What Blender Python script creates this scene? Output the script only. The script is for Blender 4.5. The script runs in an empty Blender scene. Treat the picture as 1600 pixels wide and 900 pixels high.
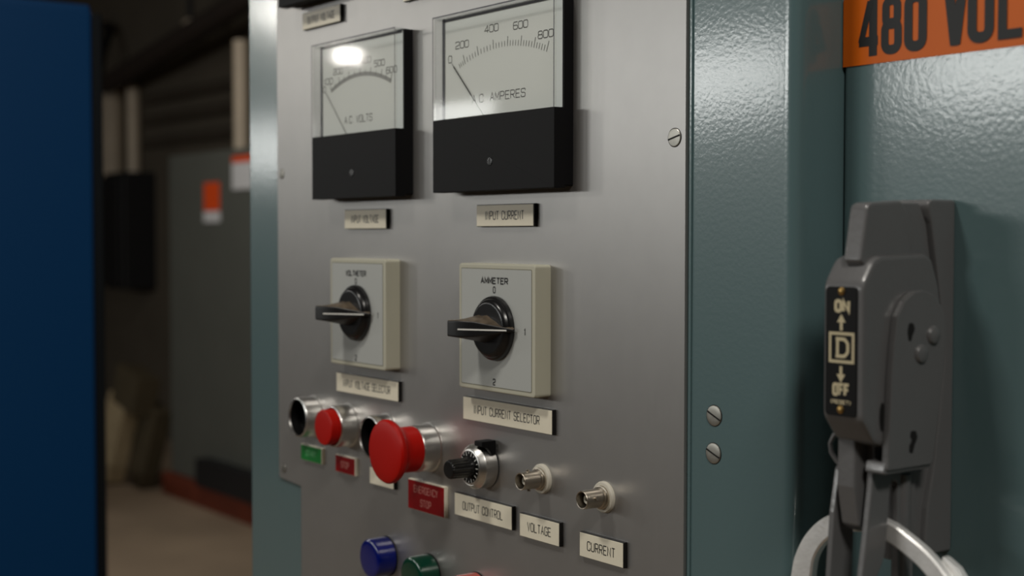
import bpy, bmesh, math, random
from mathutils import Vector, Matrix
random.seed(7)
S = bpy.context.scene
COL = S.collection

# ------------------------------------------------------------------ camera
ZC = 1.45                      # height of the camera above the floor (m)
cam_d = bpy.data.cameras.new('camera'); cam = bpy.data.objects.new('camera', cam_d); COL.objects.link(cam)
cam_d.sensor_width = 36.0; cam_d.lens = 48.52; cam_d.clip_start = 0.02
Rv = Vector((0.60026, 0.79980, 0.00070)); Uv = Vector((-0.03013, 0.02173, 0.99931)); Fv = Vector((-0.79923, 0.59987, -0.03714))
M = Matrix(((Rv.x, Uv.x, -Fv.x), (Rv.y, Uv.y, -Fv.y), (Rv.z, Uv.z, -Fv.z))).to_4x4()
M.translation = Vector((0.0, -0.5173, ZC)); cam.matrix_world = M
cam_d.dof.use_dof = True; cam_d.dof.focus_distance = 0.78; cam_d.dof.aperture_fstop = 7.5
S.camera = cam
S.view_settings.view_transform = 'Standard'; S.view_settings.look = 'None'
S.view_settings.exposure = 0.0; S.view_settings.gamma = 1.0
try: S.view_settings.use_curve_mapping = False
except Exception: pass

# ------------------------------------------------------------------ world and lamps
W = bpy.data.worlds.new('world'); S.world = W; W.use_nodes = True
W.node_tree.nodes['Background'].inputs[0].default_value = (0.9, 0.95, 1.0, 1); W.node_tree.nodes['Background'].inputs[1].default_value = 0.02

def area(name, loc, target, sx, sy, power, color=(1, 1, 1)):
    d = bpy.data.lights.new(name, 'AREA'); d.shape = 'RECTANGLE'; d.size = sx; d.size_y = sy; d.energy = power; d.color = color
    o = bpy.data.objects.new(name, d); COL.objects.link(o); o.location = loc
    o.rotation_euler = (Vector(target) - Vector(loc)).to_track_quat('-Z', 'Y').to_euler()
    return o
WARM = (1.0, 0.95, 0.87)
area('ceiling_lamp', (-0.9, -1.25, 3.15), (-0.75, 0, 1.4), 0.30, 0.20, 15, WARM)          # above the aisle in front of the panel
area('right_fill_light', (1.3, -1.0, 3.3), (-0.4, 0, 1.4), 0.6, 0.3, 30, WARM)           # added fill light, brightens the right-hand faces of the handle
for x0, x1, z, hh, e in ((-9.4, -8.3, 2.07, .34, 10), (-6.75, -6.15, 2.09, .24, 7), (-5.3, -3.95, 2.17, .26, 12), (-3.46, -2.0, 2.10, .26, 14)):   # row of lit panels across the hall
    area('hall_light_panel', ((x0 + x1) / 2, -4.0, z), ((x0 + x1) / 2, 0.0, z), x1 - x0, hh, e * (x1 - x0), (0.97, 0.98, 0.95))
area('high_bay_lamp', (-8.7, -4.55, 2.75), (-0.9, 0, 1.5), 0.16, 0.085, 2.4, (1.0, 0.96, 0.88))
area('high_bay_lamp', (-8.2, -4.06, 2.95), (-0.9, 0, 1.6), 0.5, 0.14, 16, (1.0, 0.97, 0.9))
area('rear_aisle_lamp', (-5.6, 1.5, 3.2), (-5.7, 1.6, 0), 0.5, 0.3, 17, WARM)

# ------------------------------------------------------------------ materials
def srgb(r, g, b):
    f = lambda c: (c / 255 / 12.92) if c / 255 <= 0.04045 else ((c / 255 + 0.055) / 1.055) ** 2.4
    return (f(r), f(g), f(b), 1)
def mat(name, col, rough=0.5, metal=0.0, coat=0.0, coat_rough=0.1, bump=0.0, bscale=400.0, mottled=0.0, mscale=30.0, aniso=0.0, spec=0.5):
    m = bpy.data.materials.new(name); m.use_nodes = True; nt = m.node_tree; b = nt.nodes['Principled BSDF']
    b.inputs['Base Color'].default_value = col; b.inputs['Roughness'].default_value = rough; b.inputs['Metallic'].default_value = metal
    b.inputs['Coat Weight'].default_value = coat; b.inputs['Coat Roughness'].default_value = coat_rough
    b.inputs['Anisotropic'].default_value = aniso; b.inputs['Specular IOR Level'].default_value = spec
    tc = nt.nodes.new('ShaderNodeTexCoord')
    if bump:
        n = nt.nodes.new('ShaderNodeTexNoise'); n.inputs['Scale'].default_value = bscale; n.inputs['Detail'].default_value = 3
        bp = nt.nodes.new('ShaderNodeBump'); bp.inputs['Strength'].default_value = bump; bp.inputs['Distance'].default_value = 0.001
        nt.links.new(tc.outputs['Object'], n.inputs['Vector']); nt.links.new(n.outputs['Fac'], bp.inputs['Height'])
        nt.links.new(bp.outputs['Normal'], b.inputs['Normal'])
        if coat: nt.links.new(bp.outputs['Normal'], b.inputs['Coat Normal'])
    if mottled:
        n = nt.nodes.new('ShaderNodeTexNoise'); n.inputs['Scale'].default_value = mscale; n.inputs['Detail'].default_value = 6
        r = nt.nodes.new('ShaderNodeValToRGB'); r.color_ramp.elements[0].position = 0.3; r.color_ramp.elements[1].position = 0.7
        c = Vector(col[:3]); a = c * (1 - mottled); d = c * (1 + mottled)
        r.color_ramp.elements[0].color = (*a, 1); r.color_ramp.elements[1].color = (*d, 1)
        nt.links.new(tc.outputs['Object'], n.inputs['Vector']); nt.links.new(n.outputs['Fac'], r.inputs['Fac']); nt.links.new(r.outputs['Color'], b.inputs['Base Color'])
    return m
def clear(name, tint, rough=0.05):
    m = bpy.data.materials.new(name); m.use_nodes = True; nt = m.node_tree; nt.nodes.clear()
    out = nt.nodes.new('ShaderNodeOutputMaterial'); mix = nt.nodes.new('ShaderNodeMixShader'); fr = nt.nodes.new('ShaderNodeFresnel'); fr.inputs['IOR'].default_value = 1.45
    geo = nt.nodes.new('ShaderNodeNewGeometry'); inv = nt.nodes.new('ShaderNodeMath'); inv.operation = 'SUBTRACT'; inv.inputs[0].default_value = 1.0; mul = nt.nodes.new('ShaderNodeMath'); mul.operation = 'MULTIPLY'
    nt.links.new(geo.outputs['Backfacing'], inv.inputs[1]); nt.links.new(inv.outputs[0], mul.inputs[1]); nt.links.new(fr.outputs[0], mul.inputs[0])   # no second reflection inside the pane
    t = nt.nodes.new('ShaderNodeBsdfTransparent'); t.inputs[0].default_value = tint
    g = nt.nodes.new('ShaderNodeBsdfGlossy'); g.inputs['Roughness'].default_value = rough
    nt.links.new(mul.outputs[0], mix.inputs[0]); nt.links.new(t.outputs[0], mix.inputs[1]); nt.links.new(g.outputs[0], mix.inputs[2]); nt.links.new(mix.outputs[0], out.inputs[0])
    return m
TEAL = mat('teal_enamel', srgb(88, 112, 115), 0.32, bump=0.055, bscale=420, coat=0.9, coat_rough=0.12)
PANEL = mat('brushed_aluminium', (0.385, 0.376, 0.366, 1), 0.36, metal=0.76, mottled=0.02, mscale=60)
def brush(m):                                    # fine vertical brushing of the aluminium sheet
    nt = m.node_tree; b = nt.nodes['Principled BSDF']; tc = nt.nodes.new('ShaderNodeTexCoord'); mp = nt.nodes.new('ShaderNodeMapping')
    mp.inputs['Scale'].default_value = (900, 900, 14); n = nt.nodes.new('ShaderNodeTexNoise'); n.inputs['Scale'].default_value = 1; n.inputs['Detail'].default_value = 2
    r = nt.nodes.new('ShaderNodeMapRange'); r.inputs[3].default_value = 0.345; r.inputs[4].default_value = 0.375
    nt.links.new(tc.outputs['Object'], mp.inputs[0]); nt.links.new(mp.outputs[0], n.inputs['Vector']); nt.links.new(n.outputs['Fac'], r.inputs[0]); nt.links.new(r.outputs[0], b.inputs['Roughness'])
brush(PANEL)
BLACK = mat('black_plastic', srgb(12, 12, 14), 0.55, bump=0.03, bscale=900, spec=0.2)
KNOB = mat('knob_black', srgb(20, 20, 21), 0.26, mottled=0.25, mscale=150)
def dusty():                                   # black plastic with brown dust lying on whatever faces up
    m = mat('dusty_black_plastic', srgb(20, 20, 21), 0.4); nt = m.node_tree; b = nt.nodes['Principled BSDF']
    g = nt.nodes.new('ShaderNodeNewGeometry'); sp = nt.nodes.new('ShaderNodeSeparateXYZ'); mr = nt.nodes.new('ShaderNodeMapRange'); mr.inputs[1].default_value = 0.55; mr.inputs[2].default_value = 0.95
    tc = nt.nodes.new('ShaderNodeTexCoord'); n = nt.nodes.new('ShaderNodeTexNoise'); n.inputs['Scale'].default_value = 220; mul = nt.nodes.new('ShaderNodeMath'); mul.operation = 'MULTIPLY'
    mx = nt.nodes.new('ShaderNodeMix'); mx.data_type = 'RGBA'; mx.inputs[6].default_value = srgb(20, 20, 21); mx.inputs[7].default_value = srgb(128, 112, 92)
    nt.links.new(g.outputs['Normal'], sp.inputs[0]); nt.links.new(sp.outputs[2], mr.inputs[0]); nt.links.new(tc.outputs['Object'], n.inputs['Vector'])
    nt.links.new(mr.outputs[0], mul.inputs[0]); nt.links.new(n.outputs['Fac'], mul.inputs[1]); nt.links.new(mul.outputs[0], mx.inputs[0]); nt.links.new(mx.outputs[2], b.inputs['Base Color'])
    return m
DUSTY = dusty()
CLEAR = clear('clear_acrylic', (0.97, 0.97, 0.96, 1))
CLEARW = clear('clear_acrylic_edge', (0.93, 0.94, 0.94, 1))
DIAL = mat('dial_card', srgb(240, 245, 244), 0.6, mottled=0.01)
INK = mat('dial_ink', srgb(62, 62, 62), 0.6, mottled=0.02)
RIM = mat('cover_edge_shade', srgb(58, 58, 66), 0.4, mottled=0.02)
INKG = mat('grey_ink', srgb(166, 168, 168), 0.6, mottled=0.02)
INKB = mat('black_ink', srgb(18, 18, 18), 0.5, mottled=0.02)
CREAM = mat('cream_laminate', srgb(240, 233, 212), 0.38, mottled=0.02, mscale=200)
CORE = mat('black_laminate', srgb(20, 19, 18), 0.4, mottled=0.02)
REDL = mat('red_laminate', srgb(142, 3, 12), 0.4, mottled=0.03, spec=0.2)
GREENL = mat('green_laminate', srgb(14, 122, 50), 0.35, mottled=0.03)
WHITEI = mat('engraved_white', srgb(225, 205, 190), 0.5, mottled=0.02)
PINKI = mat('engraved_pink', srgb(205, 130, 120), 0.5, mottled=0.02)
GREENI = mat('engraved_green', srgb(120, 205, 140), 0.5, mottled=0.02)
BEIGE = mat('beige_plastic', srgb(188, 186, 168), 0.42, mottled=0.015)
PLATE = mat('pale_grey_plate', srgb(180, 183, 180), 0.4, mottled=0.01)
WHITE = mat('white_paint', srgb(235, 235, 230), 0.45, mottled=0.01)
NYLON = mat('white_nylon', srgb(205, 200, 186), 0.5, mottled=0.02)
STEEL = mat('satin_steel', (0.66, 0.65, 0.63, 1), 0.32, metal=1.0, mottled=0.04, mscale=90)
NICKEL = mat('nickel', (0.50, 0.45, 0.38, 1), 0.36, metal=1.0, mottled=0.05, mscale=90)
SCREW = mat('zinc_screw', (0.42, 0.41, 0.37, 1), 0.42, metal=1.0, mottled=0.1, mscale=300)
BRASS = mat('brass', (0.55, 0.36, 0.13, 1), 0.35, metal=1.0, mottled=0.1, mscale=300)
ALU = mat('bare_aluminium', (0.92, 0.92, 0.91, 1), 0.42, metal=0.6, mottled=0.08, mscale=120, bump=0.1, bscale=500)
RED = mat('red_plastic', srgb(176, 14, 4), 0.42, spec=0.2, mottled=0.04, mscale=40)
BLUEP = mat('blue_lens', srgb(1, 18, 104), 0.18, mottled=0.05, coat=0.6, coat_rough=0.05)
GREENP = mat('green_lens', srgb(2, 58, 42), 0.18, mottled=0.05, coat=0.6, coat_rough=0.05)
PINKP = mat('red_lens', srgb(190, 90, 80), 0.2, mottled=0.05, coat=0.6, coat_rough=0.05)
RECESS = mat('recess_black', srgb(9, 9, 10), 0.6, mottled=0.05, spec=0.15)
HOLE = mat('dark_recess', srgb(5, 5, 5), 0.8, mottled=0.05)
GREY = mat('grey_hammer_enamel', srgb(98, 98, 99), 0.36, coat=0.5, coat_rough=0.14, bump=0.10, bscale=350, mottled=0.03)
ORANGE = mat('orange_vinyl', srgb(208, 98, 8), 0.42, mottled=0.03, spec=0.3)
LABELB = mat('label_black', srgb(9, 9, 10), 0.5, mottled=0.02, spec=0.2)
CREAMI = mat('cream_ink', srgb(196, 184, 150), 0.5, mottled=0.03)
BLUE = mat('blue_enamel', srgb(0, 62, 112), 0.42, bump=0.05, bscale=300)
RUBBER = mat('black_edge', srgb(8, 14, 20), 0.5, mottled=0.05)
CONC = mat('concrete', srgb(160, 140, 118), 0.75, mottled=0.18, mscale=1.6)
WALLM = mat('dim_plaster', srgb(92, 84, 72), 0.85, mottled=0.12, mscale=2.0)
CEIL = mat('dark_ceiling', srgb(70, 66, 60), 0.9, mottled=0.1, mscale=2.0)
GCAB = mat('grey_cabinet_paint', srgb(94, 96, 90), 0.5, mottled=0.04, mscale=5)
OBASE = mat('rust_orange_paint', srgb(112, 46, 22), 0.7, mottled=0.15, mscale=9)
PIPE = mat('pale_conduit', srgb(206, 190, 168), 0.5, mottled=0.06, mscale=9)
DPIPE = mat('dark_pipe', srgb(74, 66, 56), 0.6, mottled=0.1, mscale=9)
RPIPE = mat('brown_beam', srgb(48, 38, 32), 0.7, mottled=0.1, mscale=9)
TAGO = mat('orange_tag', srgb(235, 80, 10), 0.6, mottled=0.04)
TAGW = mat('white_tag', srgb(220, 220, 222), 0.6, mottled=0.03)
TAN = mat('tan_board', srgb(168, 150, 118), 0.8, mottled=0.1, mscale=12)
BROWN = mat('dark_brown_board', srgb(74, 64, 44), 0.8, mottled=0.1, mscale=12)
DARK = mat('black_box_paint', srgb(22, 22, 24), 0.6, mottled=0.1, mscale=9)

# ------------------------------------------------------------------ mesh helpers
# Local unit is the millimetre: x to the right along the panel, h out of the panel, z up (0 = camera height).
def P(x, h, z): return Vector((x * .001, -h * .001, ZC + z * .001))

def fillet(pts, r=0, n=5, closed=True):
    out = []; N = len(pts)
    for i, p in enumerate(pts):
        rr = p[2] if len(p) > 2 else r; c = Vector(p[:2])
        if rr <= 0 or (not closed and i in (0, N - 1)): out.append(c); continue
        a = Vector(pts[i - 1][:2]) - c; b = Vector(pts[(i + 1) % N][:2]) - c
        la, lb = a.length, b.length
        if la < 1e-9 or lb < 1e-9: out.append(c); continue
        a /= la; b /= lb; ang = a.angle(b)
        if ang > math.pi - .05: out.append(c); continue
        t = min(rr / math.tan(ang / 2), la * .49, lb * .49); p0 = c + a * t; p1 = c + b * t
        for k in range(n + 1):
            u = k / n; out.append(p0 * (1 - u) ** 2 + c * 2 * u * (1 - u) + p1 * u * u)
    return out
def circle(cx, cy, r, n=40, a0=0.0): return [Vector((cx + r * math.cos(a0 + 2 * math.pi * k / n), cy + r * math.sin(a0 + 2 * math.pi * k / n))) for k in range(n)]
def rect(x0, y0, x1, y1, r=0, n=5): return fillet([(x0, y0), (x1, y0), (x1, y1), (x0, y1)], r, n)
def catmull(pts, n=6):
    pts = [Vector(p) for p in pts]; N = len(pts); out = []
    for i in range(N):
        a, b, c, d = pts[i - 1], pts[i], pts[(i + 1) % N], pts[(i + 2) % N]
        for k in range(n):
            t = k / n; out.append(.5 * (2 * b + (c - a) * t + (2 * a - 5 * b + 4 * c - d) * t * t + (3 * b - a - 3 * c + d) * t ** 3))
    return out

class MB:
    def __init__(s): s.bm = bmesh.new()
    def loops(s, rings, cap0=True, cap1=True, close=False):
        vs = [[s.bm.verts.new(v) for v in r] for r in rings]; n = len(vs[0]); m = len(vs)
        for i in range(m if close else m - 1):
            a, b = vs[i], vs[(i + 1) % m]
            for k in range(n):
                try: s.bm.faces.new((a[k], a[(k + 1) % n], b[(k + 1) % n], b[k]))
                except ValueError: pass
        if not close:
            if cap0 and n > 2: s.bm.faces.new(list(reversed(vs[0])))
            if cap1 and n > 2: s.bm.faces.new(vs[-1])
        return s
    def front(s, poly, h0, h1, bev=0, bev_back=0):
        """prism of an (x, z) outline from h0 (back) to h1 (front), front rim chamfered"""
        rings = []
        if bev_back: rings += [(h0, bev_back), (h0 + bev_back, 0)]
        else: rings += [(h0, 0)]
        if bev: rings += [(h1 - bev, 0), (h1 - bev * .3, bev * .3), (h1, bev)]
        else: rings += [(h1, 0)]
        return s.loops([[P(q.x, h, q.y) for q in inset(poly, d)] for h, d in rings])
    def side(s, poly, x0, x1, bev=0):
        """prism of an (h, z) outline from x0 to x1, both rims chamfered"""
        rings = [(x0, bev), (x0 + bev * .3, bev * .3), (x0 + bev, 0), (x1 - bev, 0), (x1 - bev * .3, bev * .3), (x1, bev)] if bev else [(x0, 0), (x1, 0)]
        return s.loops([[P(x, q.x, q.y) for q in inset(poly, d)] for x, d in rings])
    def box(s, x0, x1, h0, h1, z0, z1, bev=0): return s.front(rect(x0, z0, x1, z1), h0, h1, bev, bev)
    def lathe(s, cx, cz, prof, n=48, cap0=True, cap1=True):
        """prof: (h, r) from back to front round an axis out of the panel"""
        return s.loops([[P(cx + r * math.cos(2 * math.pi * k / n), h, cz + r * math.sin(2 * math.pi * k / n)) for k in range(n)] for h, r in prof], cap0, cap1)
    def tube(s, pts, r, n=10):
        pts = [Vector(p) for p in pts]; rings = []
        for i, p in enumerate(pts):
            t = (pts[min(i + 1, len(pts) - 1)] - pts[max(i - 1, 0)]).normalized()
            u = t.orthogonal().normalized() if i == 0 else (u - t * u.dot(t)).normalized()
            v = t.cross(u); rings.append([p + (u * math.cos(2 * math.pi * k / n) + v * math.sin(2 * math.pi * k / n)) * r for k in range(n)])
        return s.loops(rings)
    def ribbon(s, pts, w, h, closed=False):
        pts = [Vector(p) for p in pts]; N = len(pts); L = []; R = []
        hf = h if callable(h) else (lambda q: h)
        for i, p in enumerate(pts):
            d0 = (p - pts[i - 1]) if (closed or i > 0) else None; d1 = (pts[(i + 1) % N] - p) if (closed or i < N - 1) else None
            d0 = d0.normalized() if d0 is not None and d0.length > 1e-9 else None; d1 = d1.normalized() if d1 is not None and d1.length > 1e-9 else None
            d0 = d0 or d1; d1 = d1 or d0
            if d0 is None: continue
            n0 = Vector((-d0.y, d0.x)); n1 = Vector((-d1.y, d1.x)); m = (n0 + n1)
            m = n0 if m.length < .2 else m.normalized(); k = w / 2 / max(.45, m.dot(n0)); L.append(p + m * k); R.append(p - m * k)
        lv = [s.bm.verts.new(P(q.x, hf(q), q.y)) for q in L]; rv = [s.bm.verts.new(P(q.x, hf(q), q.y)) for q in R]
        for i in range(len(lv) if closed else len(lv) - 1):
            j = (i + 1) % len(lv); s.bm.faces.new((rv[i], rv[j], lv[j], lv[i]))
        return s
    def wbox(s, lo, hi, bev=0.0):
        """box in world metres"""
        x0, y0, z0 = lo; x1, y1, z1 = hi
        r = bmesh.ops.create_cube(s.bm, size=1); bmesh.ops.scale(s.bm, vec=(x1 - x0, y1 - y0, z1 - z0), verts=r['verts'])
        bmesh.ops.translate(s.bm, vec=((x0 + x1) / 2, (y0 + y1) / 2, (z0 + z1) / 2), verts=r['verts'])
        if bev:
            es = list({e for v in r['verts'] for e in v.link_edges}); bmesh.ops.bevel(s.bm, geom=es, offset=bev, segments=3, affect='EDGES', profile=.6)
        return s
    def build(s, name, m, parent=None, flat=False):
        bmesh.ops.recalc_face_normals(s.bm, faces=s.bm.faces)
        if flat:
            for f in s.bm.faces:
                if f.normal.y > 0: f.normal_flip()
        o0 = Vector(parent['_o']) if parent is not None and '_o' in parent else Vector((0, 0, 0))
        if parent is None:
            vs = [v.co for v in s.bm.verts]; lo = Vector([min(v[i] for v in vs) for i in range(3)]); hi = Vector([max(v[i] for v in vs) for i in range(3)])
            o0 = (lo + hi) / 2; o0.z = lo.z
        bmesh.ops.translate(s.bm, vec=-o0, verts=s.bm.verts)
        me = bpy.data.meshes.new(name); s.bm.to_mesh(me); s.bm.free()
        me.materials.append(m)
        for p in me.polygons: p.use_smooth = True
        try: me.set_sharp_from_angle(angle=math.radians(32))
        except Exception: pass
        o = bpy.data.objects.new(name, me); COL.objects.link(o)
        if not flat:
            wn = o.modifiers.new('weighted_normals', 'WEIGHTED_NORMAL'); wn.keep_sharp = True; wn.weight = 90
        if parent is None: o.location = o0
        else: o.parent = parent
        if parent is not None: o['_o'] = tuple(o0)
        return o
def inset(poly, d):
    if not d: return poly
    N = len(poly); out = []
    ar = sum(poly[i - 1].x * poly[i].y - poly[i].x * poly[i - 1].y for i in range(N))
    sg = 1 if ar > 0 else -1
    for i in range(N):
        a = (poly[i] - poly[i - 1]); b = (poly[(i + 1) % N] - poly[i])
        if a.length < 1e-7: a = b
        if b.length < 1e-7: b = a
        a = a.normalized(); b = b.normalized()
        n0 = Vector((-a.y, a.x)) * sg; n1 = Vector((-b.y, b.x)) * sg; m = n0 + n1
        m = n0 if m.length < .2 else m.normalized(); out.append(poly[i] + m * d / max(.5, m.dot(n0)))
    return out

def tag(o, label, cat, group=None):
    o['label'] = label; o['category'] = cat
    if group: o['group'] = group
    return o
def thing(name, label, cat, loc, group=None):
    o = bpy.data.objects.new(name, None); COL.objects.link(o); o.empty_display_size = .01
    o.location = loc; o['_o'] = tuple(loc)
    return tag(o, label, cat, group)
def struct(o): o['kind'] = 'structure'; return o

# ------------------------------------------------------------------ single-stroke lettering
def O_(r): return [([(0, 0, r), (1, 0, r), (1, 1, r), (0, 1, r)], True)]
G = {
 'A': lambda r: [([(0, 0), (.5, 1), (1, 0)], False), ([(.2, .36), (.8, .36)], False)],
 'C': lambda r: [([(1, .70), (1, 1, r), (0, 1, r), (0, 0, r), (1, 0, r), (1, .30)], False)],
 'D': lambda r: [([(0, 0), (1, 0, r), (1, 1, r), (0, 1)], True)],
 'E': lambda r: [([(1, 1), (0, 1), (0, 0), (1, 0)], False), ([(0, .52), (.85, .52)], False)],
 'F': lambda r: [([(1, 1), (0, 1), (0, 0)], False), ([(0, .52), (.85, .52)], False)],
 'G': lambda r: [([(1, .72), (1, 1, r), (0, 1, r), (0, 0, r), (1, 0, r), (1, .45), (.55, .45)], False)],
 'I': lambda r: [([(.5, 0), (.5, 1)], False)],
 'L': lambda r: [([(0, 1), (0, 0), (1, 0)], False)],
 'M': lambda r: [([(0, 0), (0, 1), (.5, .25), (1, 1), (1, 0)], False)],
 'N': lambda r: [([(0, 0), (0, 1), (1, 0), (1, 1)], False)],
 'O': O_, '0': O_,
 'P': lambda r: [([(0, 0), (0, 1), (1, 1, r), (1, .45, r), (0, .45)], False)],
 'R': lambda r: [([(0, 0), (0, 1), (1, 1, r), (1, .47, r), (0, .47)], False), ([(.5, .47), (1, 0)], False)],
 'S': lambda r: [([(1, .74), (1, 1, r), (0, 1, r), (0, .52, r), (1, .52, r), (1, 0, r), (0, 0, r), (0, .26)], False)],
 'T': lambda r: [([(0, 1), (1, 1)], False), ([(.5, 1), (.5, 0)], False)],
 'U': lambda r: [([(0, 1), (0, 0, r), (1, 0, r), (1, 1)], False)],
 'V': lambda r: [([(0, 1), (.5, 0), (1, 1)], False)],
 'Y': lambda r: [([(0, 1), (.5, .45), (1, 1)], False), ([(.5, .45), (.5, 0)], False)],
 '1': lambda r: [([(.25, .8), (.55, 1), (.55, 0)], False)],
 '2': lambda r: [([(0, .76), (0, 1, r), (1, 1, r), (1, .52, r), (0, .34, r), (0, 0), (1, 0)], False)],
 '3': lambda r: [([(0, 1), (1, 1, r), (1, .53, r), (.3, .53)], False), ([(.3, .53), (1, .53, r), (1, 0, r), (0, 0)], False)],
 '4': lambda r: [([(1, .28), (0, .28), (.75, 1), (.75, 0)], False)],
 '5': lambda r: [([(1, 1), (0, 1), (0, .56), (1, .56, r), (1, 0, r), (0, 0)], False)],
 '6': lambda r: [([(1, 1), (0, 1, r), (0, 0, r), (1, 0, r), (1, .55, r), (0, .55)], False)],
 '8': lambda r: [([(.06, .53, r), (.94, .53, r), (.94, 1, r), (.06, 1, r)], True), ([(0, 0, r), (1, 0, r), (1, .53, r), (0, .53, r)], True)],
 '.': lambda r: [([(.4, 0), (.4, .1)], False)],
 '(': lambda r: [([(.8, 1.1), (.3, .8, r), (.3, .2, r), (.8, -.1)], False)],
 ')': lambda r: [([(.2, 1.1), (.7, .8, r), (.7, .2, r), (.2, -.1)], False)],
}
NARROW = {'I': .3, '.': .3, '1': .55, ' ': .62, '(': .5, ')': .5}
def letters(mb, s, xc, zc, hgt, total, w, h, gap=.32, rr=.38):
    """strokes of text s centred on (xc, zc), total wide, hgt tall"""
    units = sum(NARROW.get(c, 1) for c in s) + gap * (len(s) - 1); cw = (total - w) / units; x = xc - (total - w) / 2; hh = hgt - w; z0 = zc - hh / 2
    for c in s:
        wd = NARROW.get(c, 1) * cw; lift = 0
        if c in G:
            for pts, closed in G[c](rr * min(cw, hh)):
                q = [(x + p[0] * wd, z0 + p[1] * hh) + ((p[2],) if len(p) > 2 else ()) for p in pts]
                lev = h if callable(h) else h + .02 * lift; lift += 1
                mb.ribbon(fillet(q, 0, 5, closed), w, lev, closed)
        x += wd + gap * cw
    return mb

# ------------------------------------------------------------------ the room
def wb(lo, hi, bev=0): return MB().wbox(lo, hi, bev)
struct(wb((-13, -9, -.1), (5, 4.2, 0)).build('floor', CONC))
struct(wb((-13, -9, 3.7), (5, 4.2, 3.8)).build('ceiling', CEIL))
struct(wb((-13, 3.4, 0), (5, 3.5, 3.7)).build('wall_back', WALLM))
struct(wb((-13, -8.6, 0), (5, -8.5, 3.7)).build('wall_front', WALLM))
struct(wb((-12.6, -8.5, 0), (-12.5, 3.4, 3.7)).build('wall_left', WALLM))
struct(wb((4.5, -8.5, 0), (4.6, 3.4, 3.7)).build('wall_right', WALLM))

# ------------------------------------------------------------------ teal control cabinet, aluminium panel, disconnect enclosure
cab = thing('control_cabinet', 'teal enamelled control cabinet behind the aluminium panel of meters', 'cabinet', (-.759, .4, 0))
b = MB(); pl = fillet([(-1059, 2, 3), (-1059, 900), (-459, 900), (-459, 2, 9)], 0, 8)      # plan outline (x, depth)
b.loops([[Vector((q.x * .001, q.y * .001, z)) for q in pl] for z in (0.02, 1.98)])
b.build('cabinet_body', TEAL, cab)
pan = MB(); pan.front(fillet([(-967, -560), (-535, -560), (-535, 320), (-1004, 320), (-1004, -195, 3), (-967, -197)], 0, 4), -2, 0, .5)
tag(pan.build('instrument_panel', PANEL), 'brushed aluminium instrument panel carrying the meters, switches and buttons', 'control panel')
tr = MB().box(-533.2, -531.6, -2, -.9, -560, 320, .3)
tr.build('panel_seam', TEAL, cab)

enc = thing('disconnect_enclosure', 'teal enamelled switch enclosure with the grey disconnect handle', 'cabinet', (-.1, .4, 0))
b = MB(); pl = fillet([(-458.6, 35, 4), (-458.6, 900), (260, 900), (260, 35, 4)], 0, 6)
b.loops([[Vector((q.x * .001, q.y * .001, z)) for q in pl] for z in (0.02, 1.98)])
b.build('enclosure_body', TEAL, enc)

# ------------------------------------------------------------------ orange voltage sign
sg = thing('voltage_sign', 'orange sign with black letters 480 VOLTS stuck on the teal enclosure', 'sign', P(-370, -35, 85))
MB().front(rect(-458.2, 85.2, -280, 118.8), -35, -34.6).build('sign_sheet', ORANGE, sg)
t = MB(); hs = [-34.52]; w = 4.9
def st(pts, closed=False, ww=w, r=0):
    hs[0] += .03; t.ribbon(fillet(pts, r, 8, closed), ww, hs[0], closed)
z0, z1 = 89, 116.8
st([(-439.6, z0), (-439.6, z1)], ww=5.0); st([(-448.2, z0 + 7.4), (-436.6, z0 + 7.4)], ww=4.6); st([(-446.9, z0 + 7), (-441.4, z1 - .8)], ww=3.6)
st([(-432.4, z0 + 2, 5), (-424.6, z0 + 2, 5), (-424.6, z0 + 15, 6), (-432.4, z0 + 15, 6)], True, 4.5)
st([(-431.9, z0 + 14.2, 5), (-425.1, z0 + 14.2, 5), (-425.1, z1 - 2, 5), (-431.9, z1 - 2, 5)], True, 4.4)
st([(-418.6, z0 + 2.2, 5), (-410.4, z0 + 2.2, 5), (-410.4, z1 - 2.2, 5), (-418.6, z1 - 2.2, 5)], True)
st([(-396.2, z1), (-392.4, z0 + .6)], ww=5.2); st([(-388.4, z1), (-392.0, z0 + .6)], ww=5.2); st([(-394.4, z0 + 1.1), (-390.0, z0 + 1.1)], ww=2.2)
st([(-383.2, z0 + 2.2, 5.5), (-374.2, z0 + 2.2, 5.5), (-374.2, z1 - 2.2, 5.5), (-383.2, z1 - 2.2, 5.5)], True)
st([(-367.4, z1), (-367.4, z0)], ww=4.6); st([(-369.6, z0 + 2.1), (-357.4, z0 + 2.1)], ww=4.2)
st([(-355, z1 - 2.1), (-342, z1 - 2.1)], ww=4.2); st([(-348.5, z1), (-348.5, z0)], ww=4.6)
st([(-328.5, z1 - 8), (-328.5, z1 - 2.2, 5), (-337, z1 - 2.2, 5), (-337, z0 + 16, 6), (-328.5, z0 + 12, 6), (-328.5, z0 + 2.2, 5), (-337, z0 + 2.2, 5), (-337, z0 + 8)], ww=4.3)
t.build('lettering', INKB, sg, True)

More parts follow.
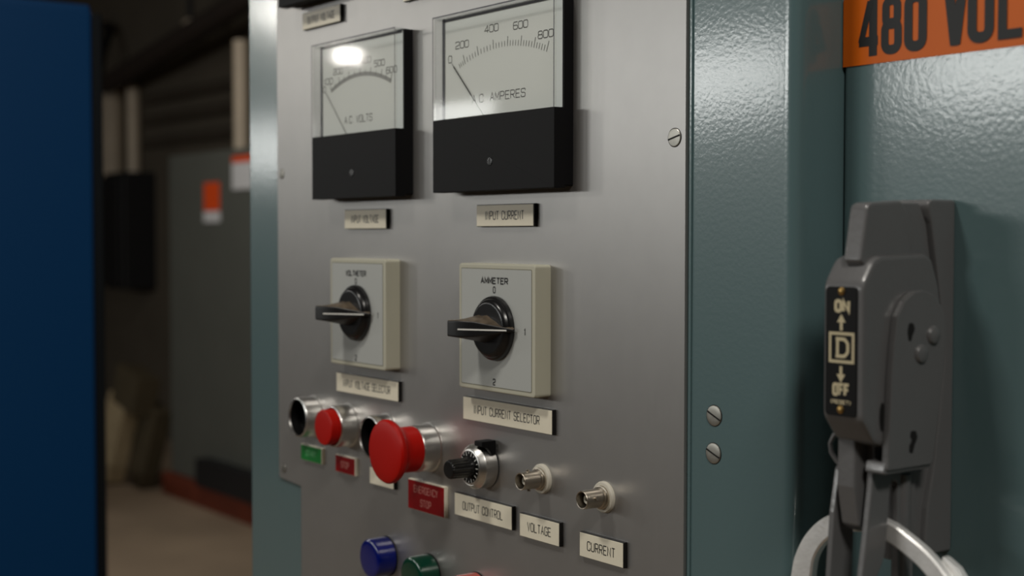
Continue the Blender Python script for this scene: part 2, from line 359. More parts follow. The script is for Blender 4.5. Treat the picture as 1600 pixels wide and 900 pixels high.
# ------------------------------------------------------------------ panel meters
def numbers(mb, items, hgt, w, h, dw=4.4):
    for s, x, z in items: letters(mb, s, x, z, hgt, dw * len(s) + .9 * (len(s) - 1), w, h, gap=.2, rr=.3)
def meter(X0, X1, Z0, Z1, ZW, label, dial):
    m = thing('panel_meter', label, 'meter', P((X0 + X1) / 2, 0, Z0), 'panel meters')
    # black base, a hair wider than the cover, with the lower block
    MB().front(rect(X0 + .2, Z0 + 1.0, X1 - .2, Z1 - .2, 1.5), 0, 7, .3).build('base', BLACK, m)
    lb = MB().front(rect(X0, Z0, X1, ZW, .6), 6.4, 14.5, .5); lb.build('lower_cover', BLACK, m)
    cx = (X0 + X1) / 2; za = Z0 + 18
    zs = MB().lathe(cx, za, [(14.3, 2.6), (14.75, 2.6), (14.9, 2.2)], 24); zo = zs.build('zero_adjuster', KNOB, m)
    MB().ribbon([(cx - .1, za - 1.9), (cx + .1, za + 1.9)], .7, 14.95).build('slot', HOLE, zo, True)
    d = MB().front(rect(X0 + 1.6, ZW + .3, X1 - 1.6, Z1 - 1.6), 7, 7.3).build('dial', DIAL, m)
    dial(m, d, 7.4)
    # clear cover: front pane and the three walls
    MB().front(rect(X0, ZW, X1, Z1, .6), 12.9, 14.5, .3).build('clear_cover', CLEAR, m)
    wl = MB(); k = 2.0
    wl.box(X0, X0 + k, 7, 12.9, ZW, Z1); wl.box(X1 - k, X1, 7, 12.9, ZW, Z1); wl.box(X0 + k, X1 - k, 7, 12.9, Z1 - k, Z1)
    wl.build('cover_wall', CLEARW, m)
    rim = MB()                                          # dark look of light bending in the clear edges, painted as lines
    rim.ribbon([(X0 + .35, ZW), (X0 + .35, Z1 - .35), (X1 - .35, Z1 - .35), (X1 - .35, ZW)], .8, 14.56)
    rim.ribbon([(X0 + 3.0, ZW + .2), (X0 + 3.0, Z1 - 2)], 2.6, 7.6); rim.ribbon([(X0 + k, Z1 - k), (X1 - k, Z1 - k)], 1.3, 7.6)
    rim.build('drawn_edge_lines', RIM, m, True)
    return m
def arc_z(x, xc, zt, R): return zt - R + math.sqrt(R * R - (x - xc) ** 2)
def amp_dial(m, d, h):
    ik = MB(); maj = [-729.5, -715, -698.8, -684.2, -670.8, -657.8, -645.6]
    def tick(x, L, w):
        zb = arc_z(x, -689, 117.2, 128); dx = (x + 689) / 128
        ik.ribbon([(x, zb), (x + dx * L * 1.2, zb + L)], w, h)
    for i in range(len(maj)):
        tick(maj[i], 6.0, .5)
        if i < len(maj) - 1:
            for k in range(1, 5): tick(maj[i] + (maj[i + 1] - maj[i]) * k / 5, 3.4, .45)
    for x in (-735.2, -733.4, -731.4): tick(x, 2.8, .45)
    ik.build('scale_ticks', INK, d, True); ik = MB()
    numbers(ik, [('0', -746.6, 115.2), ('200', -733, 123.4), ('400', -701, 130), ('600', -671, 128.6), ('800', -646.4, 120.2)], 4.9, .5, h)
    ik.build('scale_numerals', INK, d, True)
    letters(MB(), 'A.C. AMPERES', -694, 87.4, 5.4, 56, .5, h).build('lettering', INK, d, True)
    n = MB().ribbon([(-744.0, 112.4), (-741.6, 109.8)], .45, h + .6).ribbon([(-741.8, 110.0), (-722, 90)], 1.0, h + .6).ribbon([(-722, 90), (-706, 74)], .45, h + .6)
    n.build('needle', INKB, m, True)
def volt_dial(m, d, h):
    ik = MB(); band = MB(); pos = [-902.5, -890.4, -876.5, -861, -846.6, -832.4, -819.8]
    band.ribbon([(x, arc_z(x, -861, 116.4, 106)) for x in [-903 + 84 * k / 24 for k in range(25)]], 2.9, h)
    band.build('scale_band', INKG, d, True)
    for x in pos:
        zb = arc_z(x, -861, 116.4, 106); dx = (x + 861) / 106; ik.ribbon([(x, zb), (x + dx * 5, zb + 4.6)], .5, h + .05)
    for i in range(6):
        x = (pos[i] + pos[i + 1]) / 2; zb = arc_z(x, -861, 116.4, 106); dx = (x + 861) / 106; ik.ribbon([(x, zb), (x + dx * 3, zb + 2.8)], .4, h + .05)
    ik.build('scale_ticks', INK, d, True); ik = MB()
    numbers(ik, [('0', -913.2, 109.6), ('100', -907.4, 115.2), ('200', -892.6, 121.4), ('300', -875, 125.4), ('400', -853, 125.6), ('500', -834.6, 121.8), ('600', -818.6, 115.6)], 4.7, .5, h, 4.1)
    ik.build('scale_numerals', INK, d, True)
    letters(MB(), 'A.C. VOLTS', -864, 84.8, 5.4, 39, .5, h).build('lettering', INK, d, True)
    MB().ribbon([(-910.6, 107.6), (-878.4, 73.4)], .55, h + .6).build('needle', INKB, m, True)
def top_dial(m, d, h):
    ik = MB(); letters(ik, 'A.C. VOLTS', -926, 226, 5, 34, .5, h); ik.build('lettering', INK, d, True)
    MB().ribbon([(-955, 245), (-935, 222)], .55, h + .6).build('needle', INKB, m, True)
meter(-756.6, -629.2, 28.6, 142.6, 75.6, 'square panel meter marked A.C. AMPERES, scale up to 800, the one further right', amp_dial)
meter(-920.0, -802.6, 27.6, 142.4, 74.0, 'square panel meter marked A.C. VOLTS, scale up to 600, above label INPUT VOLTAGE', volt_dial)
meter(-973.0, -876.0, 177.4, 285, 214, 'black bottom edge of a panel meter cut off at the top left of the panel', top_dial)

# ------------------------------------------------------------------ engraved label plates
def label(X0, X1, Z0, Z1, lines, lab, kind='cream', tw=.72, th=5.7, text=None):
    o = thing('label_plate', lab, 'label', P((X0 + X1) / 2, 0, Z0), 'engraved label plates on the panel')
    face, core, ink = {'cream': (CREAM, CORE, INKB), 'red': (REDL, CREAM, PINKI), 'green': (GREENL, CREAM, GREENI)}[kind]
    MB().front(rect(X0, Z0, X1, Z1), 0, 2.7, .35).build('core', core, o)
    MB().front(rect(X0 + .3, Z0 + .3, X1 - .5, Z1 - .5), 2.6, 3.0, .15).build('face', face, o)
    if lines:
        t = MB(); n = len(lines)
        for i, (s, f) in enumerate(lines):
            zc = (Z0 + Z1) / 2 + ((n - 1) / 2 - i) * (Z1 - Z0) * .43
            letters(t, s, (X0 + X1) / 2, zc, th, (X1 - X0) * f, .62, 3.06, gap=.42, rr=.4)
        t.build('lettering', ink, o, True)
    return o
label(-955.3, -897.0, 159.0, 172.0, [('OUTPUT VOLTAGE', .72)], 'cream label OUTPUT VOLTAGE above the volts meter, in glare')
label(-810.5, -748, 161.4, 175.0, [('OUTPUT CURRENT', .72)], 'cream label cut off by the top edge, only its dark lower corner showing')
label(-891.8, -833.4, 5.6, 19.8, [('INPUT VOLTAGE', .66)], 'cream label INPUT VOLTAGE under the volts meter')
label(-723.4, -663.4, 6.4, 20.4, [('INPUT CURRENT', .68)], 'cream label INPUT CURRENT under the amperes meter')
label(-904.8, -817.8, -115.8, -101.4, [('INPUT VOLTAGE SELECTOR', .76)], 'wide cream label INPUT VOLTAGE SELECTOR under the voltmeter switch')
label(-738.6, -645.0, -119.2, -103.9, [('INPUT CURRENT SELECTOR', .74)], 'wide cream label INPUT CURRENT SELECTOR under the ammeter switch')
label(-961.2, -928.2, -174.6, -162.2, [('START', .5)], 'small green label START below the leftmost push button', 'green', th=4.6)
label(-906.8, -878.0, -176.6, -163.6, [('STOP', .42)], 'small red label STOP below the flush red push button', 'red', th=5.0)
label(-857.0, -824.0, -178.6, -166.0, [], 'cream label half hidden behind the red mushroom button')
label(-805.6, -760.6, -188.4, -167.6, [('EMERGENCY', .66), ('STOP', .3)], 'red two-line label EMERGENCY STOP below the big mushroom button', 'red', th=5.2)
label(-748.6, -685.2, -183.7, -168.6, [('OUTPUT CONTROL', .7)], 'cream label OUTPUT CONTROL below the turns-counting dial')
label(-677.3, -638.0, -185.5, -170.9, [('VOLTAGE', .6)], 'short cream label VOLTAGE below the left coaxial socket')
label(-619.2, -580.4, -187.3, -172.6, [('CURRENT', .64)], 'short cream label CURRENT below the right coaxial socket')

# ------------------------------------------------------------------ rotary selector switches
def selector(X0, X1, Z0, Z1, word, marks, lab):
    cx, cz = (X0 + X1) / 2, (Z0 + Z1) / 2
    o = thing('rotary_switch', lab, 'switch', P(cx, 0, Z0), 'rotary selector switches')
    MB().front(rect(X0, Z0, X1, Z1, 2.5), 0, 12.0, 1.1).build('frame', BEIGE, o)
    pl = MB().front(rect(X0 + 3.4, Z0 + 3.4, X1 - 3.4, Z1 - 3.4, 1), 11.6, 12.2).build('face_plate', PLATE, o)
    gv = MB().ribbon(rect(X0 + 3.2, Z0 + 3.2, X1 - 3.2, Z1 - 3.2, 1), .55, 12.1, True).build('groove', mat('groove_shade', srgb(120, 118, 100), .6, mottled=.02), o, True)
    letters(MB(), word, cx - 1.0, Z1 - 10.6, 4.4, 29, .95, 12.26, gap=.34, rr=.3).build('lettering', INKB, pl, True)
    for c, x, z in (('0', cx - 1, Z1 - 16.2), ('1', X1 - 9.6, cz - .8), (marks, cx - 1, Z0 + 6.4)): letters(MB(), c, x, z, 4.4, 3.0, .8, 12.26).build('position_mark', INKB, pl, True)
    kb = MB().lathe(cx, cz, [(12.2, 20.0), (13.6, 20.2), (15.2, 19.6), (15.8, 18.6), (17.2, 17.9), (18.2, 16.9), (18.8, 15.2)], 64).build('knob', KNOB, o)
    g = MB(); rings = []
    sec = [(-19.6, 34.6, 4.8, 5.3), (-17.5, 36.2, 5.0, 6.0), (-8.5, 35.2, 5.2, 9.0), (0.5, 29.3, 4.6, 10.0), (9, 23.6, 2.9, 7.0), (17, 18.6, 1.5, 3.0), (22.4, 15.4, .5, 1.0)]
    for dx, hf, wf, wb_ in sec:
        q = fillet([(-wb_, 14), (wb_, 14), (wf, hf, 1.2), (-wf, hf, 1.2)], 0, 4)
        rings.append([P(cx + dx, v.y, cz + v.x) for v in q])
    g.loops(rings); gr = g.build('grip', DUSTY, o)
    def hf(q):
        dx = q.x - cx
        for (a, ha, *_), (c, hc, *_) in zip(sec, sec[1:]):
            if a <= dx <= c: return ha + (hc - ha) * (dx - a) / (c - a) + .25
        return 17
    MB().ribbon([(cx + dx, cz - .2) for dx in (-8, -4, .5, 5, 9, 13, 17, 19)], .9, hf).build('pointer_line', WHITE, gr, True)
    return o
selector(-730.3, -650.3, -96.8, -16.8, 'AMMETER', '2', 'beige rotary switch marked AMMETER with black pointer knob, under the amperes meter')
selector(-897.6, -820.0, -93.6, -15.8, 'VOLTMETER', '2', 'beige rotary switch marked VOLTMETER with black pointer knob, under the volts meter')

# ------------------------------------------------------------------ push buttons
def collar(o, cx, cz, R, H, ri, depth=3):
    MB().lathe(cx, cz, [(0, R + .9), (1.0, R + .9), (1.4, R), (H - 1.2, R), (H - .3, R - .5), (H, R - 1.3), (H - .4, ri + .3), (H - 1.2, ri), (depth, ri)], 56, True, False).build('collar', STEEL, o)
def recessed(cx, cz, lab):
    o = thing('push_button', lab, 'button', P(cx, 0, cz - 15.5), 'push buttons')
    collar(o, cx, cz, 15.4, 14.6, 13.9, 12.8)
    MB().lathe(cx, cz, [(13.3, 13.95), (12.6, 13.7), (5.0, 13.6), (4.4, 13.0), (4.6, 8), (4.6, .4)], 48, False, True).build('button_cap', RECESS, o)
recessed(-945, -139.2, 'recessed black push button in a steel collar above the green START label')
recessed(-838, -142.0, 'recessed black push button in a steel collar behind the red mushroom head')
o = thing('push_button', 'flush red push button in a steel collar above the red STOP label', 'button', P(-892, 0, -156), 'push buttons')
collar(o, -892, -140.4, 15.6, 14.4, 13.6)
MB().lathe(-892, -140.4, [(2, 13.2), (20.6, 13.2), (21.4, 12.8), (21.8, 11.8), (22.0, 6), (22.0, .5)], 48).build('button_cap', RED, o)
o = thing('emergency_stop_button', 'big red mushroom button on a steel collar above EMERGENCY STOP', 'button', P(-783, 0, -165))
collar(o, -783, -143.4, 16.0, 14.0, 14.0)
MB().lathe(-783, -143.4, [(2, 13.8), (13, 14.6), (14, 15.4), (22, 15.4), (25.5, 15.9), (28.5, 18.2), (30.4, 20.4), (32.2, 21.4), (34.0, 21.5), (35.4, 20.6), (36.2, 18.6), (36.8, 13), (37.0, 6), (37.05, .4)], 72).build('mushroom_head', RED, o)
def pilot(cx, cz, m, lab):
    o = thing('pilot_light', lab, 'indicator light', P(cx, 0, cz - 14.6), 'pilot lights')
    MB().lathe(cx, cz, [(0, 14.3), (.8, 14.3), (1.0, 13.6)], 48).build('gasket', BLACK, o)
    MB().lathe(cx, cz, [(.9, 13.9), (13.2, 13.8), (14.6, 13.2), (15.2, 12.2), (15.4, 10), (15.5, 5), (15.5, .4)], 56).build('lens', m, o)
pilot(-838, -228.4, BLUEP, 'blue pilot light at the bottom edge, left of the green one')
pilot(-783, -230.8, GREENP, 'green pilot light at the bottom edge, right of the blue one')
pilot(-727, -232.6, PINKP, 'pinkish red pilot light just peeking in at the bottom edge')

# ------------------------------------------------------------------ turns-counting dial
cx, cz = -717, -147
o = thing('counting_dial', 'steel turns-counting dial with black knob above OUTPUT CONTROL', 'dial', P(cx, 0, cz - 15))
MB().lathe(cx, cz, [(0, 14.2), (.8, 14.2)], 48).build('gasket', BLACK, o)
MB().lathe(cx, cz, [(.8, 14.4), (9.4, 14.4), (10.0, 14.1), (12.4, 12.2), (12.8, 11.8), (12.6, 11.4)], 56).build('body', STEEL, o)
MB().lathe(cx, cz, [(12.4, 11.5), (13.2, 11.3), (13.4, 10.7), (13.4, 10.2)], 48).build('dial_rim', STEEL, o)
df = MB().lathe(cx, cz, [(12.8, 10.3), (13.5, 10.3)], 48).build('dial_face', LABELB, o)
t = MB()
for k in range(20):
    a = 2 * math.pi * k / 20
    L = 2.6 if k % 2 == 0 else 1.5
    t.ribbon([(cx + 10.1 * math.cos(a), cz + 10.1 * math.sin(a)), (cx + (10.1 - L) * math.cos(a), cz + (10.1 - L) * math.sin(a))], .5, 13.56)
t.build('graduations', WHITE, df, True)
MB().ribbon([(cx - 1.2, cz + 12.6), (cx - 1.2, cz + 13.8)], .5, 11.7).build('index_mark', INKB, o, True)
kp = []
for h, r in ((13, 6.9), (14.4, 6.8), (15.4, 6.3), (28.4, 5.9), (29.4, 5.3), (29.6, 4.2)):
    kp.append([P(cx + (r + (.22 * math.cos(18 * a) if 15 < h < 29 else 0)) * math.cos(a), h, cz + (r + (.22 * math.cos(18 * a) if 15 < h < 29 else 0)) * math.sin(a)) for a in [2 * math.pi * k / 108 for k in range(108)]])
MB().loops(kp).build('knob', KNOB, o)
MB().side(fillet([(12.6, -129.4), (12.6, -132.6), (8.4, -133.6), (4.5, -138.5), (1.4, -138.5), (1.4, -129.2)], .7, 3), -712.5, -704.0, .6).build('lock_lever', BLACK, o)

# ------------------------------------------------------------------ coaxial sockets
def bnc(cx, cz, lug, lab):
    o = thing('coaxial_socket', lab, 'connector', P(cx, 0, cz - 9), 'coaxial sockets')
    MB().lathe(cx, cz, [(0, 9.1), (1.4, 9.1), (2.2, 8.6), (2.4, 7.6), (2.4, 6.2)], 40).build('washer', NYLON, o)
    bd = MB().lathe(cx, cz, [(2, 6.9), (3.6, 6.9), (3.9, 6.1), (5.2, 6.1), (5.6, 5.5), (17.0, 5.3), (17.4, 5.0), (17.2, 4.55), (6, 4.5)], 44, True, True).build('barrel', NICKEL, o)
    lg = MB()
    for s in (1, -1):
        a = math.radians(lug); d = Vector((math.cos(a) * s, 0, math.sin(a) * s)); c = P(cx, 11.2, cz)
        lg.tube([c + d * .0050, c + d * .0066], .0011, 14)
    lg.build('bayonet_lug', NICKEL, bd)
    MB().lathe(cx, cz, [(5.5, 2.7), (13.6, 2.7), (14.0, 2.3), (13.8, 1.1), (9, 1.0)], 28).build('insulator', NYLON, o)
    MB().lathe(cx, cz, [(8, .9), (12.4, .9), (12.6, .6), (11, .5)], 20).build('centre_contact', HOLE, o)
bnc(-658, -147.4, 96, 'coaxial socket with white washer above the VOLTAGE label')
bnc(-600, -149.8, 12, 'coaxial socket with white washer above the CURRENT label')

# ------------------------------------------------------------------ slotted screws
def screw(cx, cz, h0, R, ang, lab, m=SCREW):
    o = thing('slotted_screw', lab, 'screw', P(cx, h0, cz - R), 'slotted screws')
    MB().lathe(cx, cz, [(h0 - 1.0, R + .35), (h0 + .12, R + .35)], 32).build('countersink', HOLE, o)
    MB().lathe(cx, cz, [(h0 - .5, R), (h0 + .35, R), (h0 + .6, R * .93), (h0 + .72, R * .5), (h0 + .74, .2)], 36).build('head', m, o)
    a = math.radians(ang); d = Vector((math.cos(a), math.sin(a))) * R * .97; n = Vector((-d.y, d.x)).normalized()
    c = Vector((cx, cz)); sl = MB()
    sl.ribbon([c - d, c - d * .8, c - d * .4, c, c + d * .4, c + d * .8, c + d], .95, lambda q: h0 + .80).build('slot', HOLE, o, True)
screw(-543.4, 53.4, 0, 4.9, 14, 'slotted screw in the upper right edge of the aluminium panel')
screw(-996, 50, 0, 3.6, 80, 'slotted screw in the left edge of the aluminium panel, beside the volts meter')
screw(-995, -186.6, 0, 3.4, 60, 'slotted screw in the lower left corner of the aluminium panel')
screw(-514.4, -94.0, -2, 5.4, -24, 'upper of the two slotted screws in the teal frame')
screw(-514.8, -114.0, -2, 5.4, -22, 'lower of the two slotted screws in the teal frame')

# ------------------------------------------------------------------ grey disconnect handle
hd = thing('disconnect_switch', 'grey cast disconnect handle with black ON OFF plate on the teal enclosure', 'switch handle', P(-400, -35, -150))
V2 = lambda pts: [Vector(p[:2]) for p in pts]
MB().side(fillet([(-35, 17.4), (-13, 17.4, 4), (-17, 6), (-20, -8), (-27, -44), (-28, -56), (-24, -83), (-20.8, -105), (-16, -125.4), (-14, -147.4, 8), (-35, -147.4)], 2, 5), -421, -391, 1.6).build('housing', GREY, hd)
MB().side(fillet([(3, 15.4, 2), (-11.5, 15.6, 3), (-17, 6), (-20, -9), (-27.5, -60), (-23, -90), (-15, -150), (-4.5, -150), (-4, -114), (18, -110), (19, -92), (10, -40), (2, -4)], 1.2, 3), -407, -394, .8).build('pivot_core', GREY, hd)
gp = MB().side(fillet([(36, -20.5, 11), (27.5, -8.2, 9), (-8, -7.2, 4), (-13.0, -10.0, 5), (-18, -22, 10), (-23, -46, 8), (-23, -60, 6), (-12, -90, 8), (14, -95, 10), (27, -91.5, 9), (36, -80, 7)], 1, 7), -410, -387, 2.8)
grip = gp.build('grip', GREY, hd)
MB().side(fillet([(28.4, 15.2, 4.5), (5, 16.5, 3.4), (0.4, 11.4, 4), (-4, 2, 5), (-6.2, -14), (27, -16), (33.0, -10.5)], 2.2, 7), -401.4, -391, 1.9).build('top_horn', GREY, hd)
lp = MB().front(rect(-407.4, -79.2, -390.0, -21.9, 2.2), 35.6, 36.6, .2).build('legend_plate', LABELB, hd); lp['label'] = 'black plate lettered ON and OFF with arrows'
t = MB(); xc = -398.6; hh = 36.66
letters(t, 'ON', xc + .4, -30.4, 6.0, 8.8, 1.6, hh, gap=.5, rr=.45); letters(t, 'OFF', xc + .2, -67.4, 6.0, 9.8, 1.4, hh, gap=.5, rr=.45)
letters(t, '(RESET)', xc, -72.9, 1.8, 11.5, .38, hh)
t.ribbon([(xc, -41.2), (xc, -37.6)], 1.5, hh)
def tri(a, b_, c):
    vs = [t.bm.verts.new(P(q[0], hh, q[1])) for q in (a, b_, c)]; t.bm.faces.new(vs)
tri((xc - 2.4, -37.6), (xc + 2.4, -37.6), (xc, -33.9)); t.ribbon([(xc, -57), (xc, -60.6)], 1.5, hh); tri((xc + 2.4, -60.6), (xc - 2.4, -60.6), (xc, -64.2))
t.ribbon([(-404.8, -55.0), (-392.0, -55.0), (-392.0, -42.6), (-404.8, -42.6)], 1.3, hh, True)
t.ribbon(fillet([(-401.6, -52.6), (-396.6, -52.6, 2), (-394.9, -50.6, 2), (-394.9, -47, 2), (-396.6, -45, 2), (-401.6, -45.0)], 0, 4), 1.5, hh)
t.ribbon([(-400.6, -52.6), (-400.6, -45.0)], 1.5, hh + .03)
t.build('lettering', CREAMI, lp, True)
for z in (-23.9, -76.2): MB().lathe(xc, z, [(36.4, 1.9), (37.0, 1.8), (37.4, 1.0), (37.45, .1)], 20).build('plate_screw', BRASS, lp)
# side lever plate, joggled inward at the bottom
lev = MB(); lev.side(fillet([(21.9, -76), (21.4, -64), (20, -49.6), (17.6, -35), (12.4, -28.0), (5.6, -24.4), (-1, -23.8), (-8, -25.8), (-14, -31), (-17.6, -39), (-17.9, -46), (-15.7, -65.4), (-12.7, -81), (-9, -103), (23.4, -103, 1.5), (22.6, -90)], 3, 4), -386.9, -383, .9)
lev.side(fillet([(23.4, -99.4), (24.6, -104.8, 1.5), (-9.5, -104.8), (-9.5, -100.5)], 1.1, 3), -395, -384.2, .9)
lvo = lev.build('lever_plate', GREY, hd)
for hq, zq in ((-7.7, -44.2), (0.9, -52.2)):
    MB().loops([[P(x, hq + r * math.cos(2 * math.pi * k / 32), zq + r * math.sin(2 * math.pi * k / 32)) for k in range(32)] for x, r in ((-384, 4.3), (-382.6, 4.3), (-381.6, 3.6), (-381.1, 2.2), (-381, .3))]).build('rivet', GREY, lvo)
def hole(poly, x, nm, par): 
    m = MB(); m.loops([[P(xx, q.x, q.y) for q in poly] for xx in (x - .8, x + .06)]); return m.build(nm, HOLE, par)
hole(fillet([(9.8, -38), (6.4, -38.4), (5.4, -41), (7.2, -44), (8.0, -46.4), (9.9, -46.2), (10.8, -42)], 1.4, 4), -383, 'slot_hole', lvo)
hole(fillet([(7.4, -86.4), (4, -86.6), (2.6, -89.6), (4.6, -92.8), (6.2, -96.8), (8.6, -96.0), (8.6, -93), (6.6, -90.6), (8.2, -89)], 1.0, 4), -383, 'slot_hole', lvo)
hole([Vector((22.6 + 2.0 * math.cos(a), -79.5 + 6.5 * math.sin(a))) for a in [2 * math.pi * k / 24 for k in range(24)]], -387, 'slot_hole', grip)
MB().side(fillet([(21.8, -103.2, 1.5), (22.8, -113), (25.6, -133), (27.8, -146), (33, -178), (24, -178), (22, -158), (14, -146), (12.4, -140), (9.2, -110, 2), (4.8, -110, 2), (4.3, -140), (2.5, -175), (-6, -175), (-9, -130), (-8.5, -103.2)], 1.2, 4), -395.6, -392, .9).build('hasp_plate', GREY, hd)
MB().tube([P(-394.2, -1, z) for z in (-108, -176)], .0042, 16).build('operating_rod', GREY, hd)
MB().side(fillet([(27, -80), (27.5, -112), (24, -130), (17, -134), (13, -128), (12, -80)], 3, 5), -408.4, -398, 1.8).build('latch_arm', GREY, hd)
MB().side(fillet([(22, -104, 3), (26, -125), (30, -176), (13.5, -176), (12.5, -146), (12, -126), (12, -104, 3)], 1.2, 4), -413.6, -410.4, .8).build('hasp_plate', GREY, hd)
MB().tube([P(x, h, z) for x, h, z in ((-412, 19, -88), (-416, 20, -91), (-417.8, 20.4, -95), (-417, 20.6, -99), (-414, 20.4, -102.6), (-411, 20, -105))], .0011, 10).build('wire_hook', GREY, hd)

# ------------------------------------------------------------------ aluminium lockout ring
rg = thing('lockout_hasp', 'bare aluminium lockout hasp ring hooked through the foot of the grey handle', 'padlock hasp', P(-402, 8, -206))
outer = catmull([(-451, -172), (-450.0, -163), (-447.6, -153.6), (-441.4, -142.9), (-431.5, -133.6), (-420.6, -128.8), (-406, -126.4), (-392, -128.6), (-382.5, -132.6), (-371.4, -138.6), (-361.6, -147), (-353, -160), (-350, -178), (-356, -194), (-378, -205), (-404, -208), (-430, -203), (-445, -190)])
inner = catmull([(-438.4, -172), (-437.4, -162.6), (-435.6, -153.2), (-430.2, -145.0), (-422.2, -139.2), (-412.0, -136.2), (-402, -135.6), (-393, -137.8), (-384.5, -141.4), (-374.4, -147.2), (-366.6, -155.2), (-362.4, -166), (-361.4, -178), (-366, -188), (-380, -196), (-404, -198), (-424, -194), (-434, -184)])
b = MB(); rr_ = []
for d, h in ((.9, 5.4), (0, 6.2), (0, 9.8), (.9, 10.6)): rr_.append(([P(q.x, h, q.y) for q in inset(outer, d)], [P(q.x, h, q.y) for q in inset(inner, -d)]))
ro = [b.bm.verts.new(v) for v in rr_[0][0]]
vo = [ro] + [[b.bm.verts.new(v) for v in r[0]] for r in rr_[1:]]; vi = [[b.bm.verts.new(v) for v in r[1]] for r in rr_]
N = len(ro)
for k in range(N):
    j = (k + 1) % N
    for i in range(3):
        b.bm.faces.new((vo[i][k], vo[i][j], vo[i + 1][j], vo[i + 1][k])); b.bm.faces.new((vi[i][j], vi[i][k], vi[i + 1][k], vi[i + 1][j]))
    b.bm.faces.new((vo[3][k], vo[3][j], vi[3][j], vi[3][k])); b.bm.faces.new((vo[0][j], vo[0][k], vi[0][k], vi[0][j]))
b.build('ring', ALU, rg)
MB().front(fillet([(-369, -138.8), (-360, -144.0), (-350, -156), (-345.5, -174), (-352, -176), (-357, -160), (-366, -148)], 2, 5), 1.2, 5.3, .8).build('second_jaw', ALU, rg)

# ------------------------------------------------------------------ blue cabinet on the left
bl = thing('blue_cabinet', 'tall dark blue enamelled cabinet at the left edge of the picture', 'cabinet', (-2.2, .05, 0))
b = MB(); pl = fillet([(-2.40, -.10, .01), (-1.96, -.10, .01), (-1.96, .199, .006), (-2.40, .199)], 0, 5)
b.loops([[Vector((q.x, q.y, z)) for q in pl] for z in (0, 1.770)] + [[Vector((q.x * .99 + -.0218, q.y * .985 + .0007, 1.782)) for q in pl]]); b.build('cabinet_body', BLUE, bl)
MB().wbox((-2.39, .199, 0), (-1.966, .216, 1.772), .004).build('rear_panel', RUBBER, bl)

# ------------------------------------------------------------------ things in the dim room behind
gc = thing('grey_cabinet', 'tall grey electrical cabinet with rust orange base in the dim background', 'cabinet', (-6.1, 2.9, 0))
MB().wbox((-7.36, 2.6, .12), (-4.9, 3.2, 1.9), .01).build('cabinet_body', GCAB, gc)
MB().wbox((-7.40, 2.56, 0), (-4.9, 3.2, .12), .005).build('base', OBASE, gc)
MB().wbox((-6.86, 2.52, .125), (-4.9, 2.6, .27), .004).build('kick_panel', DARK, gc)
MB().wbox((-6.1, 2.585, .3), (-6.08, 2.6, 1.8), .003).build('door_seam', DARK, gc)
tg = thing('warning_tag', 'orange and white warning tag on the face of the grey background cabinet', 'tag', (-6.79, 2.595, 1.53))
MB().wbox((-6.885, 2.594, 1.585), (-6.70, 2.6, 1.735), .001).build('orange_half', TAGO, tg)
MB().wbox((-6.89, 2.594, 1.525), (-6.695, 2.6, 1.583), .001).build('white_half', TAGW, tg)
tg = thing('notice_card', 'white notice card with orange header at the top of the grey background cabinet', 'sign', (-6.4, 2.595, 1.69))
MB().wbox((-6.54, 2.594, 1.69), (-6.26, 2.6, 1.825), .001).build('white_field', TAGW, tg)
MB().wbox((-6.54, 2.594, 1.827), (-6.26, 2.6, 1.86), .001).build('orange_header', TAGO, tg)
def pipe(pts, r, m, lab, group='conduits on the back wall'):
    return tag(MB().tube(pts, r, 14).build('conduit', m), lab, 'pipe', group)
pipe([(-6.955, 2.85, 1.9), (-6.955, 2.85, 2.2), (-6.955, 2.85, 2.52)], .042, PIPE, 'pale upright conduit above the grey background cabinet')
pipe([(-10.09, 3.31, 1.55), (-10.09, 3.31, 2.64)], .09, PIPE, 'thicker pale upright conduit beside the blue cabinet edge')
pipe([(-9.76, 3.35, 1.91), (-9.76, 3.35, 2.54)], .05, PIPE, 'thinner pale upright conduit above the black wall box')
for z, nm in ((2.43, 'uppermost of the three dark pipes running across the back wall'), (2.28, 'middle of the three dark pipes running across the back wall'), (2.12, 'lowest of the three dark pipes running across the back wall')):
    pipe([(-9.6, 3.368, z), (-5.0, 3.368, z)], .035, DPIPE, nm, 'dark pipes across the back wall')
tag(MB().tube([(-9.9, 3.2, 2.56), (-7.4, 3.05, 2.80), (-6.0, 2.95, 2.92)], .07, 12).build('beam', RPIPE), 'brownish slanting pipe under the dark ceiling', 'pipe')
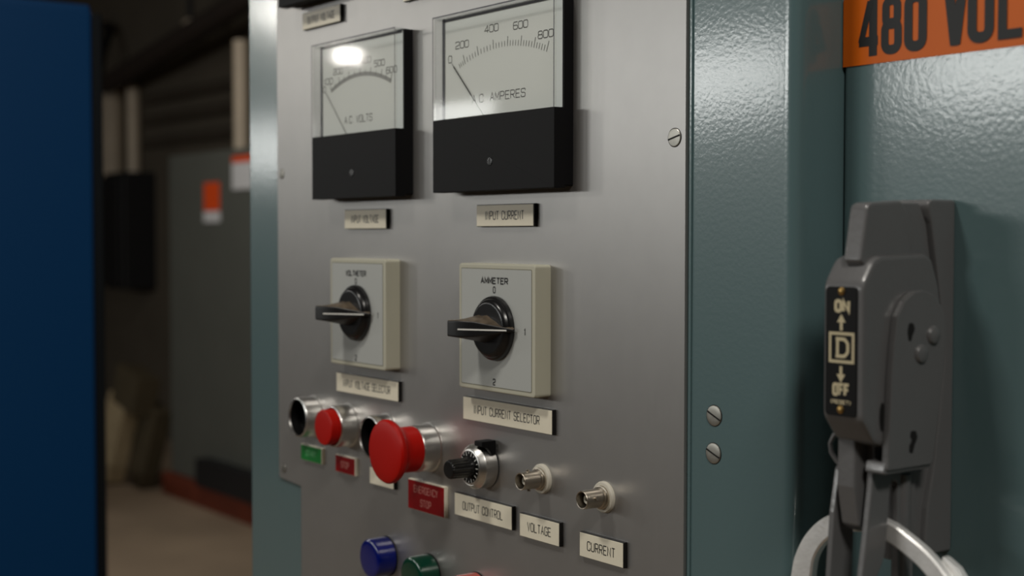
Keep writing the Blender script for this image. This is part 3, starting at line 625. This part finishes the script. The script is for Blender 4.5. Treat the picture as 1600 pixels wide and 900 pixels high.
tag(MB().tube([(-10.3, 3.35, 3.05), (-10.1, 3.3, 2.98), (-9.98, 3.2, 2.8), (-9.93, 3.12, 2.5), (-9.92, 3.1, 1.88)], .035, 12).build('cable', DARK), 'black cable curving down the back wall beside the blue cabinet', 'cable')
wl = thing('wall_bulb', 'small pale bulb hanging high up against the dark back wall', 'lamp', (-8.3, 3.15, 2.70))
MB().tube([(-8.3, 3.15, 3.0), (-8.3, 3.15, 2.83)], .02, 10).build('socket', DARK, wl)
b = MB(); bmesh.ops.create_uvsphere(b.bm, u_segments=20, v_segments=12, radius=.055); bmesh.ops.scale(b.bm, vec=(1, 1, 1.3), verts=b.bm.verts); bmesh.ops.translate(b.bm, vec=(-8.3, 3.15, 2.77), verts=b.bm.verts); b.build('bulb', PIPE, wl)
wx = thing('wall_box', 'black box mounted on the back wall beside the blue cabinet edge', 'electrical box', (-9.68, 3.3, 1.07))
MB().wbox((-9.86, 3.16, 1.07), (-9.48, 3.4, 1.91), .02).build('box_body', DARK, wx)
MB().wbox((-9.83, 3.13, 1.10), (-9.51, 3.16, 1.88), .01).build('box_cover', DARK, wx)
def board(name, m, c, size, ry, rx, parent=None):
    b = MB(); b.wbox(tuple(-s / 2 for s in size), tuple(s / 2 for s in size), .006)
    bmesh.ops.rotate(b.bm, cent=(0, 0, 0), matrix=Matrix.Rotation(ry, 3, 'Y') @ Matrix.Rotation(rx, 3, 'X'), verts=b.bm.verts); bmesh.ops.translate(b.bm, vec=c, verts=b.bm.verts)
    return b.build(name, m, parent)
bx = thing('cardboard_box', 'tan cardboard box with dark lid leaning on the floor in the dim background', 'box', (-7.75, 2.45, 0))
board('box_side', TAN, (-7.80, 2.45, .285), (.24, .10, .48), .32, -.1, bx)
board('box_lid', BROWN, (-7.62, 2.50, .57), (.32, .14, .22), .20, -.1, bx)
board('box_back', BROWN, (-7.58, 2.56, .26), (.22, .10, .46), .28, -.1, bx)
tag(wb((-7.72, 1.75, 0), (-7.12, 2.12, .22), .03).build('tool_bag', DARK), 'black low bag on the floor beside the blue cabinet edge', 'bag')

for o in bpy.data.objects:
    if '_o' in o: del o['_o']
